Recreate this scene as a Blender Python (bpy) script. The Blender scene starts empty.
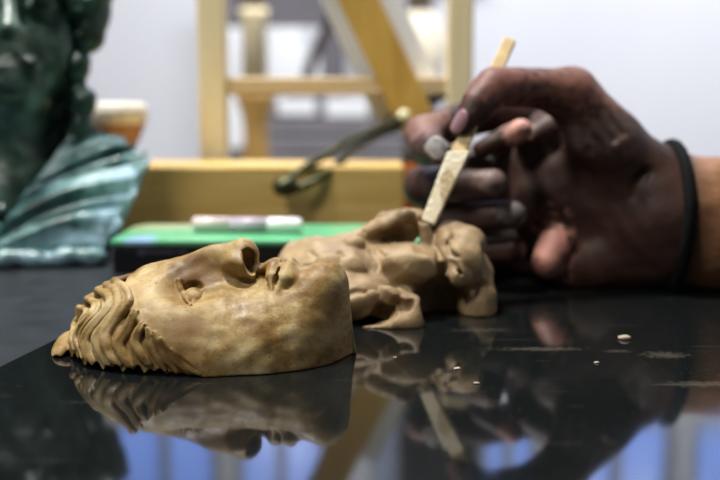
import bpy, math, random
import numpy as np
from mathutils import Vector

random.seed(7); np.random.seed(7)
S = bpy.context.scene
COL = S.collection

# ------------------------------------------------------------------ camera
H, FPX = 0.105, 1000.0
PITCH = math.atan(150 / FPX)
cp, sp = math.cos(PITCH), math.sin(PITCH)

def ray(px, py):
    u, v = (px - 360) / FPX, (py - 240) / FPX
    return np.array([u, cp - v * sp, -sp - v * cp])

def P(px, py, Y):
    """world point seen at (px, py) at distance Y down the room"""
    r = ray(px, py); t = Y / r[1]
    return np.array([r[0] * t, Y, H + r[2] * t])

def G(px, py, z=0.0):
    r = ray(px, py); t = (z - H) / r[2]
    return np.array([r[0] * t, r[1] * t, z])

cam_d = bpy.data.cameras.new('camera')
cam = bpy.data.objects.new('camera', cam_d); COL.objects.link(cam)
cam.location = (0, 0, H); cam.rotation_euler = (math.pi / 2 - PITCH, 0, 0)
cam_d.lens = 50; cam_d.sensor_width = 36; cam_d.clip_start = 0.01
cam_d.dof.use_dof = True; cam_d.dof.focus_distance = 0.385; cam_d.dof.aperture_fstop = 6.3
S.camera = cam

# ------------------------------------------------------------------ helpers
def link(name, me, mat=None, parent=None):
    o = bpy.data.objects.new(name, me); COL.objects.link(o)
    if mat: me.materials.append(mat)
    if parent: o.parent = parent
    return o

def thing(name, label, cat, group=None, loc=(0, 0, 0)):
    o = bpy.data.objects.new(name, None); COL.objects.link(o)
    o.empty_display_size = 0.02
    return tag(o, label, cat, group)

def tag(o, label, cat=None, group=None):
    o['label'] = label
    if cat: o['category'] = cat
    if group: o['group'] = group
    return o

def mesh(name, verts, faces, smooth=False):
    me = bpy.data.meshes.new(name)
    me.from_pydata([tuple(float(c) for c in v) for v in verts], [], faces)
    me.update()
    if smooth: me.polygons.foreach_set('use_smooth', [True] * len(me.polygons))
    return me

def bevel(o, w, seg=2):
    m = o.modifiers.new('bevel', 'BEVEL'); m.width = w; m.segments = seg; m.limit_method = 'ANGLE'
    return o

def hexa(name, c8, mat, parent=None, bev=0.0):
    """box from 8 corners: four of the bottom, then four of the top, both counter-clockwise"""
    me = mesh(name, c8, [(3, 2, 1, 0), (4, 5, 6, 7), (0, 1, 5, 4), (1, 2, 6, 5), (2, 3, 7, 6), (3, 0, 4, 7)])
    o = link(name, me, mat, parent)
    if bev: bevel(o, bev)
    return o

def box(name, x0, x1, y0, y1, z0, z1, mat, parent=None, bev=0.0):
    c = [(x0, y0, z0), (x1, y0, z0), (x1, y1, z0), (x0, y1, z0), (x0, y0, z1), (x1, y0, z1), (x1, y1, z1), (x0, y1, z1)]
    return hexa(name, c, mat, parent, bev)

def beam(name, a, b, w, d, mat, parent=None, bev=0.0, side=(0, 1, 0)):
    """bar from a to b: w across, d along `side`"""
    a, b = np.array(a, float), np.array(b, float)
    ax = (b - a) / np.linalg.norm(b - a); s = np.array(side, float)
    s = s - ax * s.dot(ax); s /= np.linalg.norm(s); t = np.cross(ax, s)
    c = []
    for q in (a, b):
        for i, j in ((-1, -1), (1, -1), (1, 1), (-1, 1)):
            c.append(q + t * i * w / 2 + s * j * d / 2)
    o = hexa(name, c, mat, parent, bev)
    fix_normals(o)
    return o

def fix_normals(o):
    import bmesh
    bm = bmesh.new(); bm.from_mesh(o.data)
    bmesh.ops.recalc_face_normals(bm, faces=bm.faces); bm.to_mesh(o.data); bm.free()

def lathe(name, prof, mat, parent=None, n=48, loc=(0, 0, 0), closed=True):
    vs, fs = [], []
    for r, z in prof:
        for i in range(n):
            a = 2 * math.pi * i / n
            vs.append((loc[0] + r * math.cos(a), loc[1] + r * math.sin(a), loc[2] + z))
    for k in range(len(prof) - 1):
        for i in range(n):
            j = (i + 1) % n
            fs.append((k * n + i, k * n + j, (k + 1) * n + j, (k + 1) * n + i))
    if closed:
        fs.append(tuple(reversed(range(n)))); fs.append(tuple(range((len(prof) - 1) * n, len(prof) * n)))
    o = link(name, mesh(name, vs, fs, True), mat, parent)
    fix_normals(o)
    return o

def tube(name, pts, rad, mat, parent=None, n=14, closed=False, flat=1.0):
    """swept tube along a polyline (radius may vary), closed or capped"""
    pts = [np.array(p, float) for p in pts]
    m = len(pts); rad = [rad] * m if np.isscalar(rad) else rad
    vs, fs = [], []
    up = np.array([0.13, 0.2, 0.97])
    for i in range(m):
        if closed: t = pts[(i + 1) % m] - pts[i - 1]
        else: t = pts[min(i + 1, m - 1)] - pts[max(i - 1, 0)]
        t = t / np.linalg.norm(t)
        s = np.cross(t, up); s /= np.linalg.norm(s); u = np.cross(s, t)
        for k in range(n):
            a = 2 * math.pi * k / n
            vs.append(pts[i] + rad[i] * (s * math.cos(a) + u * math.sin(a) * flat))
    for i in range(m if closed else m - 1):
        for k in range(n):
            l = (k + 1) % n; q = (i + 1) % m
            fs.append((i * n + k, i * n + l, q * n + l, q * n + k))
    if not closed:
        fs.append(tuple(reversed(range(n)))); fs.append(tuple(range((m - 1) * n, m * n)))
    o = link(name, mesh(name, vs, fs, True), mat, parent)
    fix_normals(o)
    return o

def spline(pts, n=8):
    pts = [np.array(p, float) for p in pts]
    q = [2 * pts[0] - pts[1]] + pts + [2 * pts[-1] - pts[-2]]
    out = []
    for i in range(1, len(q) - 2):
        for k in range(n):
            t = k / n; a, b, c, d = q[i - 1], q[i], q[i + 1], q[i + 2]
            out.append(0.5 * (2 * b + (c - a) * t + (2 * a - 5 * b + 4 * c - d) * t * t + (3 * b - a - 3 * c + d) * t ** 3))
    out.append(pts[-1])
    return out

# ------------------------------------------------------------------ implicit modelling
def smin(a, b, k):
    h = np.maximum(k - np.abs(a - b), 0) / k
    return np.minimum(a, b) - h * h * k * 0.25

def smax(a, b, k): return -smin(-a, -b, k)

def ell(p, c, r, rot=None):
    q = p - np.asarray(c, np.float32)
    if rot is not None: q = q @ np.asarray(rot, np.float32)
    r = np.asarray(r, np.float32)
    k0 = np.sqrt(((q / r) ** 2).sum(-1)) + 1e-9
    k1 = np.sqrt(((q / r ** 2) ** 2).sum(-1)) + 1e-9
    return k0 * (k0 - 1) / k1

def cone(p, a, b, ra, rb):
    a = np.asarray(a, np.float32); b = np.asarray(b, np.float32)
    ab = b - a
    t = np.clip(((p - a) @ ab) / max(float(ab @ ab), 1e-12), 0, 1)
    return np.sqrt(((p - a - t[..., None] * ab) ** 2).sum(-1)) - (ra + (rb - ra) * t)

def chain(p, pts, rs):
    d = None
    for i in range(len(pts) - 1):
        e = cone(p, pts[i], pts[i + 1], rs[i], rs[i + 1])
        d = e if d is None else np.minimum(d, e)
    return d

def near(dfun, p, d, lo, hi, k, pad):
    """blend in a small primitive evaluated only inside its own bounds"""
    m = np.all((p > np.asarray(lo) - pad) & (p < np.asarray(hi) + pad), axis=-1)
    if m.any(): d[m] = smin(d[m], dfun(p[m]), k)
    return d

def add_chain(p, d, pts, rs, k):
    a = np.array(pts); r = max(rs)
    return near(lambda q: chain(q, pts, rs), p, d, a.min(0) - r, a.max(0) + r, k, max(2.5 * k, 0.002))

def rotz(a):
    c, s = math.cos(a), math.sin(a); return np.array([[c, -s, 0], [s, c, 0], [0, 0, 1]])
def roty(a):
    c, s = math.cos(a), math.sin(a); return np.array([[c, 0, s], [0, 1, 0], [-s, 0, c]])

def wob(p, f, seed, n=10):
    rs = np.random.RandomState(seed); o = np.zeros(p.shape[:-1], np.float32)
    for i in range(n):
        v = rs.normal(size=3); v *= f * (0.6 + 0.9 * rs.rand()) / np.linalg.norm(v)
        o += np.sin(p @ v.astype(np.float32) + rs.rand() * 6.28)
    return o / math.sqrt(n)

def grid(lo, hi, h):
    ax = [np.arange(lo[i], hi[i] + h, h, dtype=np.float32) for i in range(3)]
    X = np.stack(np.meshgrid(*ax, indexing='ij'), -1)
    return X.reshape(-1, 3), X.shape[:3]

def nets(name, f, lo, hi, h, mat, parent=None):
    """surface nets over the signed field f"""
    p, shp = grid(lo, hi, h)
    v = f(p).reshape(shp).astype(np.float32)
    for a in range(3):
        sl = [slice(None)] * 3
        for e in (0, -1):
            sl[a] = e; v[tuple(sl)] = np.maximum(v[tuple(sl)], h * 0.5)
    ins = v < 0
    nx, ny, nz = shp
    cs = (nx - 1, ny - 1, nz - 1)
    cnt = np.zeros(cs, np.int16); off = np.zeros(cs + (3,), np.float32)
    def corner(A, i, j, k): return A[i:nx - 1 + i, j:ny - 1 + j, k:nz - 1 + k]
    for a in range(3):
        o1, o2 = [x for x in range(3) if x != a]
        for b in (0, 1):
            for c in (0, 1):
                i0 = [0, 0, 0]; i0[o1] = b; i0[o2] = c; i1 = list(i0); i1[a] = 1
                A, B = corner(v, *i0), corner(v, *i1)
                x = (A < 0) != (B < 0)
                t = np.where(x, A / np.where(A - B == 0, 1, A - B), 0)
                cnt += x
                off[..., a] += t
                off[..., o1] += np.where(x, b, 0); off[..., o2] += np.where(x, c, 0)
    act = cnt > 0
    idx = -np.ones(cs, np.int64); idx[act] = np.arange(act.sum())
    base = np.argwhere(act).astype(np.float32)
    V = (base + off[act] / cnt[act][:, None]) * h + np.array(lo, np.float32)
    F = []
    for a in range(3):
        o1, o2 = [(1, 2), (2, 0), (0, 1)][a]
        sl0 = [slice(1, -1)] * 3; sl1 = [slice(1, -1)] * 3
        sl0[a] = slice(0, shp[a] - 1); sl1[a] = slice(1, shp[a])
        A, B = ins[tuple(sl0)], ins[tuple(sl1)]
        e = np.argwhere(A != B)
        if not len(e): continue
        fl = A[A != B]
        cell = e.copy(); cell[:, o1] += 1; cell[:, o2] += 1
        def ci(d1, d2):
            q = cell.copy(); q[:, o1] -= d1; q[:, o2] -= d2
            return idx[q[:, 0], q[:, 1], q[:, 2]]
        quad = np.stack([ci(1, 1), ci(0, 1), ci(0, 0), ci(1, 0)], 1)
        quad[~fl] = quad[~fl][:, ::-1]
        F.append(quad)
    F = np.concatenate(F)
    me = bpy.data.meshes.new(name)
    me.vertices.add(len(V)); me.vertices.foreach_set('co', V.ravel())
    me.loops.add(F.size); me.loops.foreach_set('vertex_index', F.ravel().astype(np.int32))
    me.polygons.add(len(F))
    me.polygons.foreach_set('loop_start', np.arange(0, F.size, 4, dtype=np.int32))
    me.polygons.foreach_set('use_smooth', np.ones(len(F), bool))
    me.update(calc_edges=True); me.validate()
    return link(name, me, mat, parent)

# ------------------------------------------------------------------ materials
class N:
    def __init__(s, name):
        s.m = bpy.data.materials.new(name); s.m.use_nodes = True
        s.t = s.m.node_tree; s.b = s.t.nodes['Principled BSDF']
        s.tc = s.t.nodes.new('ShaderNodeTexCoord')
    def n(s, typ, **k):
        x = s.t.nodes.new(typ)
        for a, v in k.items(): setattr(x, a, v)
        return x
    def l(s, a, b): s.t.links.new(a, b)
    def coord(s, scale=(1, 1, 1), rot=(0, 0, 0)):
        mp = s.n('ShaderNodeMapping'); mp.inputs['Scale'].default_value = scale; mp.inputs['Rotation'].default_value = rot
        s.l(s.tc.outputs['Object'], mp.inputs['Vector']); return mp.outputs[0]
    def noise(s, scale, detail=4, vec=None, rough=0.55, dist=0.0):
        x = s.n('ShaderNodeTexNoise'); x.inputs['Scale'].default_value = scale; x.inputs['Detail'].default_value = detail
        x.inputs['Roughness'].default_value = rough; x.inputs['Distortion'].default_value = dist
        s.l(vec if vec is not None else s.tc.outputs['Object'], x.inputs['Vector']); return x.outputs['Fac']
    def ramp(s, fac, stops):
        r = s.n('ShaderNodeValToRGB'); e = r.color_ramp.elements
        while len(e) < len(stops): e.new(0.5)
        for i, (pos, c) in enumerate(stops):
            e[i].position = pos; e[i].color = (c if isinstance(c, tuple) else (c, c, c)) + (1,)
        s.l(fac, r.inputs[0]); return r.outputs[0]
    def mix(s, fac, a, b):
        x = s.n('ShaderNodeMix', data_type='RGBA')
        for sock, v in ((x.inputs[0], fac), (x.inputs[6], a), (x.inputs[7], b)):
            if isinstance(v, (int, float)): sock.default_value = v
            elif isinstance(v, tuple): sock.default_value = v + (1,)
            else: s.l(v, sock)
        return x.outputs[2]
    def math(s, op, a, b=0.0):
        x = s.n('ShaderNodeMath', operation=op)
        for sock, v in ((x.inputs[0], a), (x.inputs[1], b)):
            if isinstance(v, (int, float)): sock.default_value = v
            else: s.l(v, sock)
        return x.outputs[0]
    def blob(s, c, r, soft=0.5, wobble=0.35, nscale=90):
        """1 inside an ellipsoidal patch centred at c, ragged edge"""
        mp = s.n('ShaderNodeVectorMath', operation='SUBTRACT'); s.l(s.tc.outputs['Object'], mp.inputs[0]); mp.inputs[1].default_value = tuple(c)
        dv = s.n('ShaderNodeVectorMath', operation='DIVIDE'); s.l(mp.outputs[0], dv.inputs[0]); dv.inputs[1].default_value = tuple(r)
        ln = s.n('ShaderNodeVectorMath', operation='LENGTH'); s.l(dv.outputs[0], ln.inputs[0])
        nz = s.math('MULTIPLY', s.math('SUBTRACT', s.noise(nscale, 5), 0.5), wobble * 4)
        mr = s.n('ShaderNodeMapRange', interpolation_type='SMOOTHSTEP')
        s.l(s.math('ADD', ln.outputs['Value'], nz), mr.inputs[0])
        mr.inputs[1].default_value = 1 + soft; mr.inputs[2].default_value = 1 - soft
        return mr.outputs[0]
    def set(s, **k):
        names = dict(color='Base Color', rough='Roughness', metal='Metallic', spec='Specular IOR Level', coat='Coat Weight',
                     coatr='Coat Roughness', sss='Subsurface Weight', em='Emission Color', ems='Emission Strength', ior='IOR')
        for a, v in k.items():
            i = s.b.inputs[names[a]]
            if isinstance(v, (int, float)): i.default_value = v
            elif isinstance(v, tuple): i.default_value = v + (1,)
            else: s.l(v, i)
        return s
    def bump(s, h, strength=0.3, dist=0.001):
        x = s.n('ShaderNodeBump'); x.inputs['Strength'].default_value = strength; x.inputs['Distance'].default_value = dist
        s.l(h, x.inputs['Height']); s.l(x.outputs[0], s.b.inputs['Normal']); return s

def plain(name, c, rough=0.5, metal=0.0, var=0.12, scale=40, **k):
    m = N(name); d = tuple(x * (1 - var) for x in c); u = tuple(min(1, x * (1 + var)) for x in c)
    m.set(color=m.ramp(m.noise(scale), [(0.3, d), (0.7, u)]), rough=rough, metal=metal, **k)
    return m.m

def wood(name, light, dark, scale=(6, 6, 60), rough=0.5, amt=7):
    m = N(name); v = m.coord(scale)
    m.set(color=m.ramp(m.noise(amt, 5, v, 0.6, 0.6), [(0.3, dark), (0.5, tuple((a + b) / 2 for a, b in zip(light, dark))), (0.68, light)]), rough=rough)
    return m.m

# ------------------------------------------------------------------ room (table top is z = 0)
FL = -0.75; CE = 1.95; XW = 2.3; YB = 3.0
def struct(name, o):
    o.name = name; o['kind'] = 'structure'; return o

wallm = N('painted wall')
wallm.set(color=wallm.ramp(wallm.noise(1.3, 3, wallm.coord((1.0, 1, 0.3))), [(0.3, (0.60, 0.61, 0.67)), (0.7, (0.68, 0.69, 0.73))]), rough=0.8)
wallm = wallm.m
ceilm = plain('ceiling paint', (0.12, 0.12, 0.13), 0.9)
floorm = plain('floor concrete', (0.16, 0.15, 0.14), 0.7, scale=5)

struct('floor', box('floor', -XW, XW, -1.6, YB, FL - 0.05, FL, floorm))
struct('ceiling', box('ceiling', -XW, XW, -1.6, YB, CE, CE + 0.05, ceilm))
struct('wall_left', box('wall_left', -XW - 0.08, -XW, -1.6, YB + 0.1, FL, CE, wallm))
struct('wall_right', box('wall_right', XW, XW + 0.08, -1.6, YB + 0.1, FL, CE, wallm))
# back wall with three window openings high up
WZ0, WZ1 = 0.92, 1.72
wins = [(-1.62, -0.98), (-0.80, -0.44), (-0.40, -0.10), (0.03, 0.13), (0.37, 0.57), (0.63, 1.00), (1.04, 1.42)]
wb = bpy.data.objects.new('wall_back', None)
bpy.data.objects.remove(wb)
def wall_with_openings():
    vs, fs = [], []
    def bx(x0, x1, z0, z1):
        b = len(vs)
        for y in (YB, YB + 0.1):
            vs.extend([(x0, y, z0), (x1, y, z0), (x1, y, z1), (x0, y, z1)])
        fs.extend([(b, b + 1, b + 2, b + 3), (b + 7, b + 6, b + 5, b + 4), (b, b + 4, b + 5, b + 1), (b + 1, b + 5, b + 6, b + 2), (b + 2, b + 6, b + 7, b + 3), (b + 3, b + 7, b + 4, b)])
    bx(-XW, XW, FL, WZ0); bx(-XW, XW, WZ1, CE)
    xs = [-XW] + [v for w in wins for v in w] + [XW]
    for i in range(0, len(xs), 2): bx(xs[i], xs[i + 1], WZ0, WZ1)
    o = link('wall_back', mesh('wall_back', vs, fs), wallm); return o
struct('wall_back', wall_with_openings())
framem = plain('window frame paint', (0.35, 0.36, 0.38), 0.5)
skyp = N('window daylight'); skyp.set(color=(0.3, 0.4, 0.7), rough=0.2, em=(0.17, 0.33, 1.0), ems=2.1)
for i, (a, b) in enumerate(wins):
    w = struct('window_%d' % (i + 1), box('window', a, b, YB + 0.07, YB + 0.09, WZ0, WZ1, skyp.m))
    m = (a + b) / 2
    for q in ((a, a + 0.03, WZ0, WZ1), (b - 0.03, b, WZ0, WZ1), (m - 0.014, m + 0.014, WZ0, WZ1)):
        box('window_frame', q[0], q[1], YB + 0.03, YB + 0.07, q[2], q[3], framem, w)
    for q in ((a + 0.03, b - 0.03, WZ0, WZ0 + 0.03), (a + 0.03, b - 0.03, WZ1 - 0.03, WZ1)):
        box('window_frame', q[0], q[1], YB + 0.03, YB + 0.07, q[2], q[3], framem, w)

# ------------------------------------------------------------------ table and the glossy sheet on it
TZ = -0.003
tm = N('matte black table')
tm.set(color=tm.ramp(tm.noise(60, 6), [(0.35, (0.009, 0.012, 0.015)), (0.7, (0.022, 0.026, 0.032))]), rough=0.42, spec=0.35)
tm.bump(tm.noise(900, 3), 0.25, 0.0006)
tb = thing('work_table', 'dark grey matte work table with everything standing on it', 'table')
box('table_top', -0.75, 0.95, 0.12, 0.98, TZ - 0.03, TZ, tm.m, tb, 0.003)
for x in (-0.70, 0.90):
    for y in (0.18, 0.92):
        box('leg', x - 0.025, x + 0.025, y - 0.025, y + 0.025, FL, TZ - 0.03, tm.m, tb)

pm = N('black gloss sheet')
dust = pm.math('MULTIPLY', pm.noise(260, 8, None, 0.75), pm.ramp(pm.noise(11, 4), [(0.35, 0.0), (0.8, 1.0)]))
col = pm.mix(pm.ramp(dust, [(0.38, 0.0), (0.68, 0.35)]), (0.0055, 0.0070, 0.0072), (0.040, 0.039, 0.036))
for (px, py, w, d, f) in ((665, 355, 0.007, 0.004, 0.5), (540, 349, 0.014, 0.0025, 0.5), (617, 351, 0.004, 0.002, 0.35), (700, 384, 0.010, 0.003, 0.45), (480, 330, 0.010, 0.003, 0.3)):
    col = pm.mix(pm.math('MULTIPLY', pm.blob(G(px, py), (w, d, 0.01), 0.7, 0.9, 420), f * 0.4), col, (0.22, 0.19, 0.15))
scr = pm.noise(40, 2, pm.coord((1, 14, 1), (0, 0, 0.5)), 0.5)
col = pm.mix(pm.ramp(scr, [(0.70, 0.0), (0.76, 0.25)]), col, (0.09, 0.085, 0.08))
grain = pm.ramp(pm.noise(520, 3, None, 0.6), [(0.60, 0.0), (0.72, 1.0)])
col = pm.mix(pm.math('MULTIPLY', grain, pm.ramp(pm.noise(9, 3), [(0.4, 0.05), (0.65, 0.45)])), col, (0.075, 0.072, 0.070))
for rz in (0.4, -0.9, 1.9):
    sc_ = pm.ramp(pm.noise(30, 1, pm.coord((0.6, 22, 1), (0, 0, rz)), 0.4), [(0.775, 0.0), (0.795, 0.30)])
    col = pm.mix(sc_, col, (0.10, 0.098, 0.094))
pm.set(color=col, rough=pm.ramp(dust, [(0.2, 0.05), (0.7, 0.22)]), ior=1.5)
a, b = G(0, 366), G(110, 312)
dirv = (b - a) / (b[1] - a[1])
def le(y): return a[0] + dirv[0] * (y - a[1])
c8 = []
for z in (TZ, 0.0):
    c8 += [(le(0.14), 0.14, z), (0.62, 0.14, z), (0.62, 0.575, z), (le(0.575), 0.575, z)]
sheet = hexa('acrylic_sheet', c8, pm.m, None, 0.0006)
tag(sheet, 'black shiny acrylic sheet under the masks, mirroring them', 'sheet')

# ------------------------------------------------------------------ finished mask
# midline of the face as seen in the photograph
def mid(px): return 0.404 - 0.012 * (px - 60) / 295
prof = [(64, 368), (70, 345), (76, 326), (83, 310), (95, 295), (112, 282), (135, 273), (155, 268), (178, 264), (200, 268), (225, 275), (250, 278), (265, 275), (280, 276), (294, 273), (308, 268), (325, 263.5), (337, 268), (346, 281), (351, 300), (353, 330), (354, 352)]
PX = [P(x, y, mid(x)) for x, y in prof]
plan = [(63, 355), (80, 368), (105, 373), (130, 376), (200, 378), (265, 375), (300, 371), (335, 364), (349, 357), (354, 352.5)]
PL = [G(x, y) for x, y in plan]
xs_t = np.linspace(PX[0][0] - 0.002, PX[-1][0] + 0.001, 400)
def smooth(a, n):
    k = np.ones(n) / n; return np.convolve(np.pad(a, n, mode='edge'), k, 'same')[n:-n]
ym_t = np.interp(xs_t, [q[0] for q in PX], [q[1] for q in PX])
zt_t = smooth(np.interp(xs_t, [q[0] for q in PX], [q[2] for q in PX]), 9)
w_t = smooth(ym_t - np.interp(xs_t, [q[0] for q in PL], [q[1] for q in PL]), 15)
endt = np.sqrt(np.clip(1 - np.clip((xs_t - (xs_t[-1] - 0.016)) / 0.016, 0, 1) ** 2, 0, 1))
w_t = np.maximum(w_t * (0.25 + 0.75 * endt), 1e-3); zt_t = np.maximum(zt_t, 1e-3)
def ymf(x): return np.interp(x, xs_t, ym_t)

def mask_body(p):
    x, z = p[:, 0], p[:, 2]
    w = np.interp(x, xs_t, w_t); zt = np.interp(x, xs_t, zt_t)
    dy = np.abs(p[:, 1] - ymf(x)); zz = np.maximum(z, 0)
    n = 2.05
    r = ((dy / w) ** n + (zz / zt) ** n) ** (1 / n) + 1e-6
    rho = np.sqrt(dy ** 2 + zz ** 2)
    d = rho * (1 - 1 / r)
    d = np.where(rho < 1e-3, -np.minimum(w, zt), d)
    d = np.maximum(d, np.maximum(xs_t[0] - x, x - xs_t[-1]))
    return d.astype(np.float32)

hl = [P(122, 279, 0.39), P(129, 290, 0.385), P(134, 305, 0.378), P(148, 325, 0.37), P(165, 342, 0.365), P(182, 356, 0.36), P(204, 374, 0.357)]
HLZ = [q[2] for q in hl][::-1]; HLX = [q[0] for q in hl][::-1]
def mask_base(p):
    d = mask_body(p)
    xh = np.interp(p[:, 2], HLZ, HLX)
    d = d + 0.0027 * np.clip((xh - p[:, 0]) / 0.004, 0, 1).astype(np.float32)
    d = smin(d, ell(p, P(69.5, 351, 0.400), (0.0064, 0.016, 0.0078)), 0.0012)
    M = lambda px, py, dy=0.0: P(px, py, mid(px)) + np.array([0, dy, 0])
    for s in (-1, 1):
        d = smax(d, -ell(p, M(196, 271, s * 0.0195), (0.0105, 0.0085, 0.0088)), 0.008)
        d = smax(d, -ell(p, M(282, 266, s * 0.0145), (0.0125, 0.0080, 0.0036)), 0.006)
    add_chain(p, d, [M(150, 277), M(178, 268.5), M(212, 256.5), M(241, 252)], [0.0042, 0.0042, 0.0044, 0.0048], 0.006)
    add_chain(p, d, [M(188, 284), M(215, 276), M(242, 266)], [0.0050, 0.0058, 0.0060], 0.006)
    return d

def trace(px, py, f=mask_base, y0=0.33, y1=0.46):
    r = ray(px, py); ys = np.linspace(y0, y1, 1300)
    q = np.array([0, 0, H]) + (ys / r[1])[:, None] * r
    v = f(q.astype(np.float32)); i = np.argmax(v < 0)
    return q[i] if v[i] < 0 else P(px, py, mid(px))
def mir(q): return np.array([q[0], 2 * float(ymf(q[0])) - q[1], q[2]])
def tr(pts, lift=0.0):
    o = [trace(*q) for q in pts]
    return spline([q + np.array([0, -0.3, 0.95]) * lift for q in o], 5)

locks = [[(116, 281), (124, 291), (128, 304), (117, 320), (107, 335), (107, 346), (112, 359), (119, 367)],
         [(136, 313), (128, 333), (120, 346), (123, 357), (131, 369)],
         [(143, 326), (136, 343), (140, 355), (149, 367)],
         [(100, 290), (111, 299), (111, 309), (100, 322), (90, 335), (86, 346), (93, 361), (98, 369)],
         [(89, 299), (97, 306), (94, 317), (82, 330), (78, 343), (85, 361)],
         [(81, 308), (85, 315), (78, 327), (74, 340), (77, 353)],
         [(108, 285), (119, 296), (119, 311), (107, 327), (98, 341), (102, 356), (108, 367)],
         [(147, 331), (151, 345), (157, 359), (166, 373)],
         [(153, 334), (160, 349), (167, 361), (177, 374)],
         [(161, 341), (170, 354), (179, 365), (190, 375)],
         [(172, 352), (184, 366), (200, 376)],
         [(84, 345), (88, 357), (94, 369)]]
LK = []
def crest(ps):
    q = ps[0]; x = q[0] - 0.0004
    top = np.array([x, float(ymf(x)), float(np.interp(x, xs_t, zt_t)) - 0.0022])
    m_ = (q + top) / 2 - np.array([0, 0, 0.0002])
    return [top, (top + m_) / 2, m_, (m_ + q) / 2] + list(ps)
for i, l in enumerate(locks):
    big = i in (0, 1, 3, 6)
    l[0] = (l[0][0], l[0][1] + (3 if i in (0, 3, 4, 5, 6) else 0))
    pts = tr(l, 0.0004)
    if i in (0, 3, 4, 5, 6): pts = crest(pts)
    n = len(pts)
    r0 = 0.0027 if big else 0.0022
    if 6 < i < 11: r0 = 0.0016
    rs = [r0 * 1.15 * math.sin(math.pi * ((0.16 if i in (0, 3, 4, 5, 6) else 0.05) + (0.73 if i in (0, 3, 4, 5, 6) else 0.84) * k / (n - 1))) ** 0.55 for k in range(n)]
    for off, f_, up_ in (((0.0, 0.85, 0.0008),) if 6 < i < 11 else ((-1.9, 0.60, 0.0012), (1.8, 0.50, 0.0007))):
        ps = tr([(x + off, y - 0.15 * off) for x, y in l], 0.0003 + up_)
        if i in (0, 3, 4, 5, 6): ps = crest(ps)
        rr = [f_ * r for r in rs]
        LK.append((ps, rr)); LK.append(([mir(q) for q in ps], rr))

eye_u = tr([(179, 282), (180.5, 289), (184, 297), (190.5, 306)], 0.0006)
eye_l = tr([(190.5, 306), (195, 300), (199, 295), (204, 289)], 0.0)
EC = trace(192, 292)
eye_g = tr([(183, 283), (184.5, 290), (187.5, 297), (191, 302)], 0.0002)
WALL = -0.0022

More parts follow.
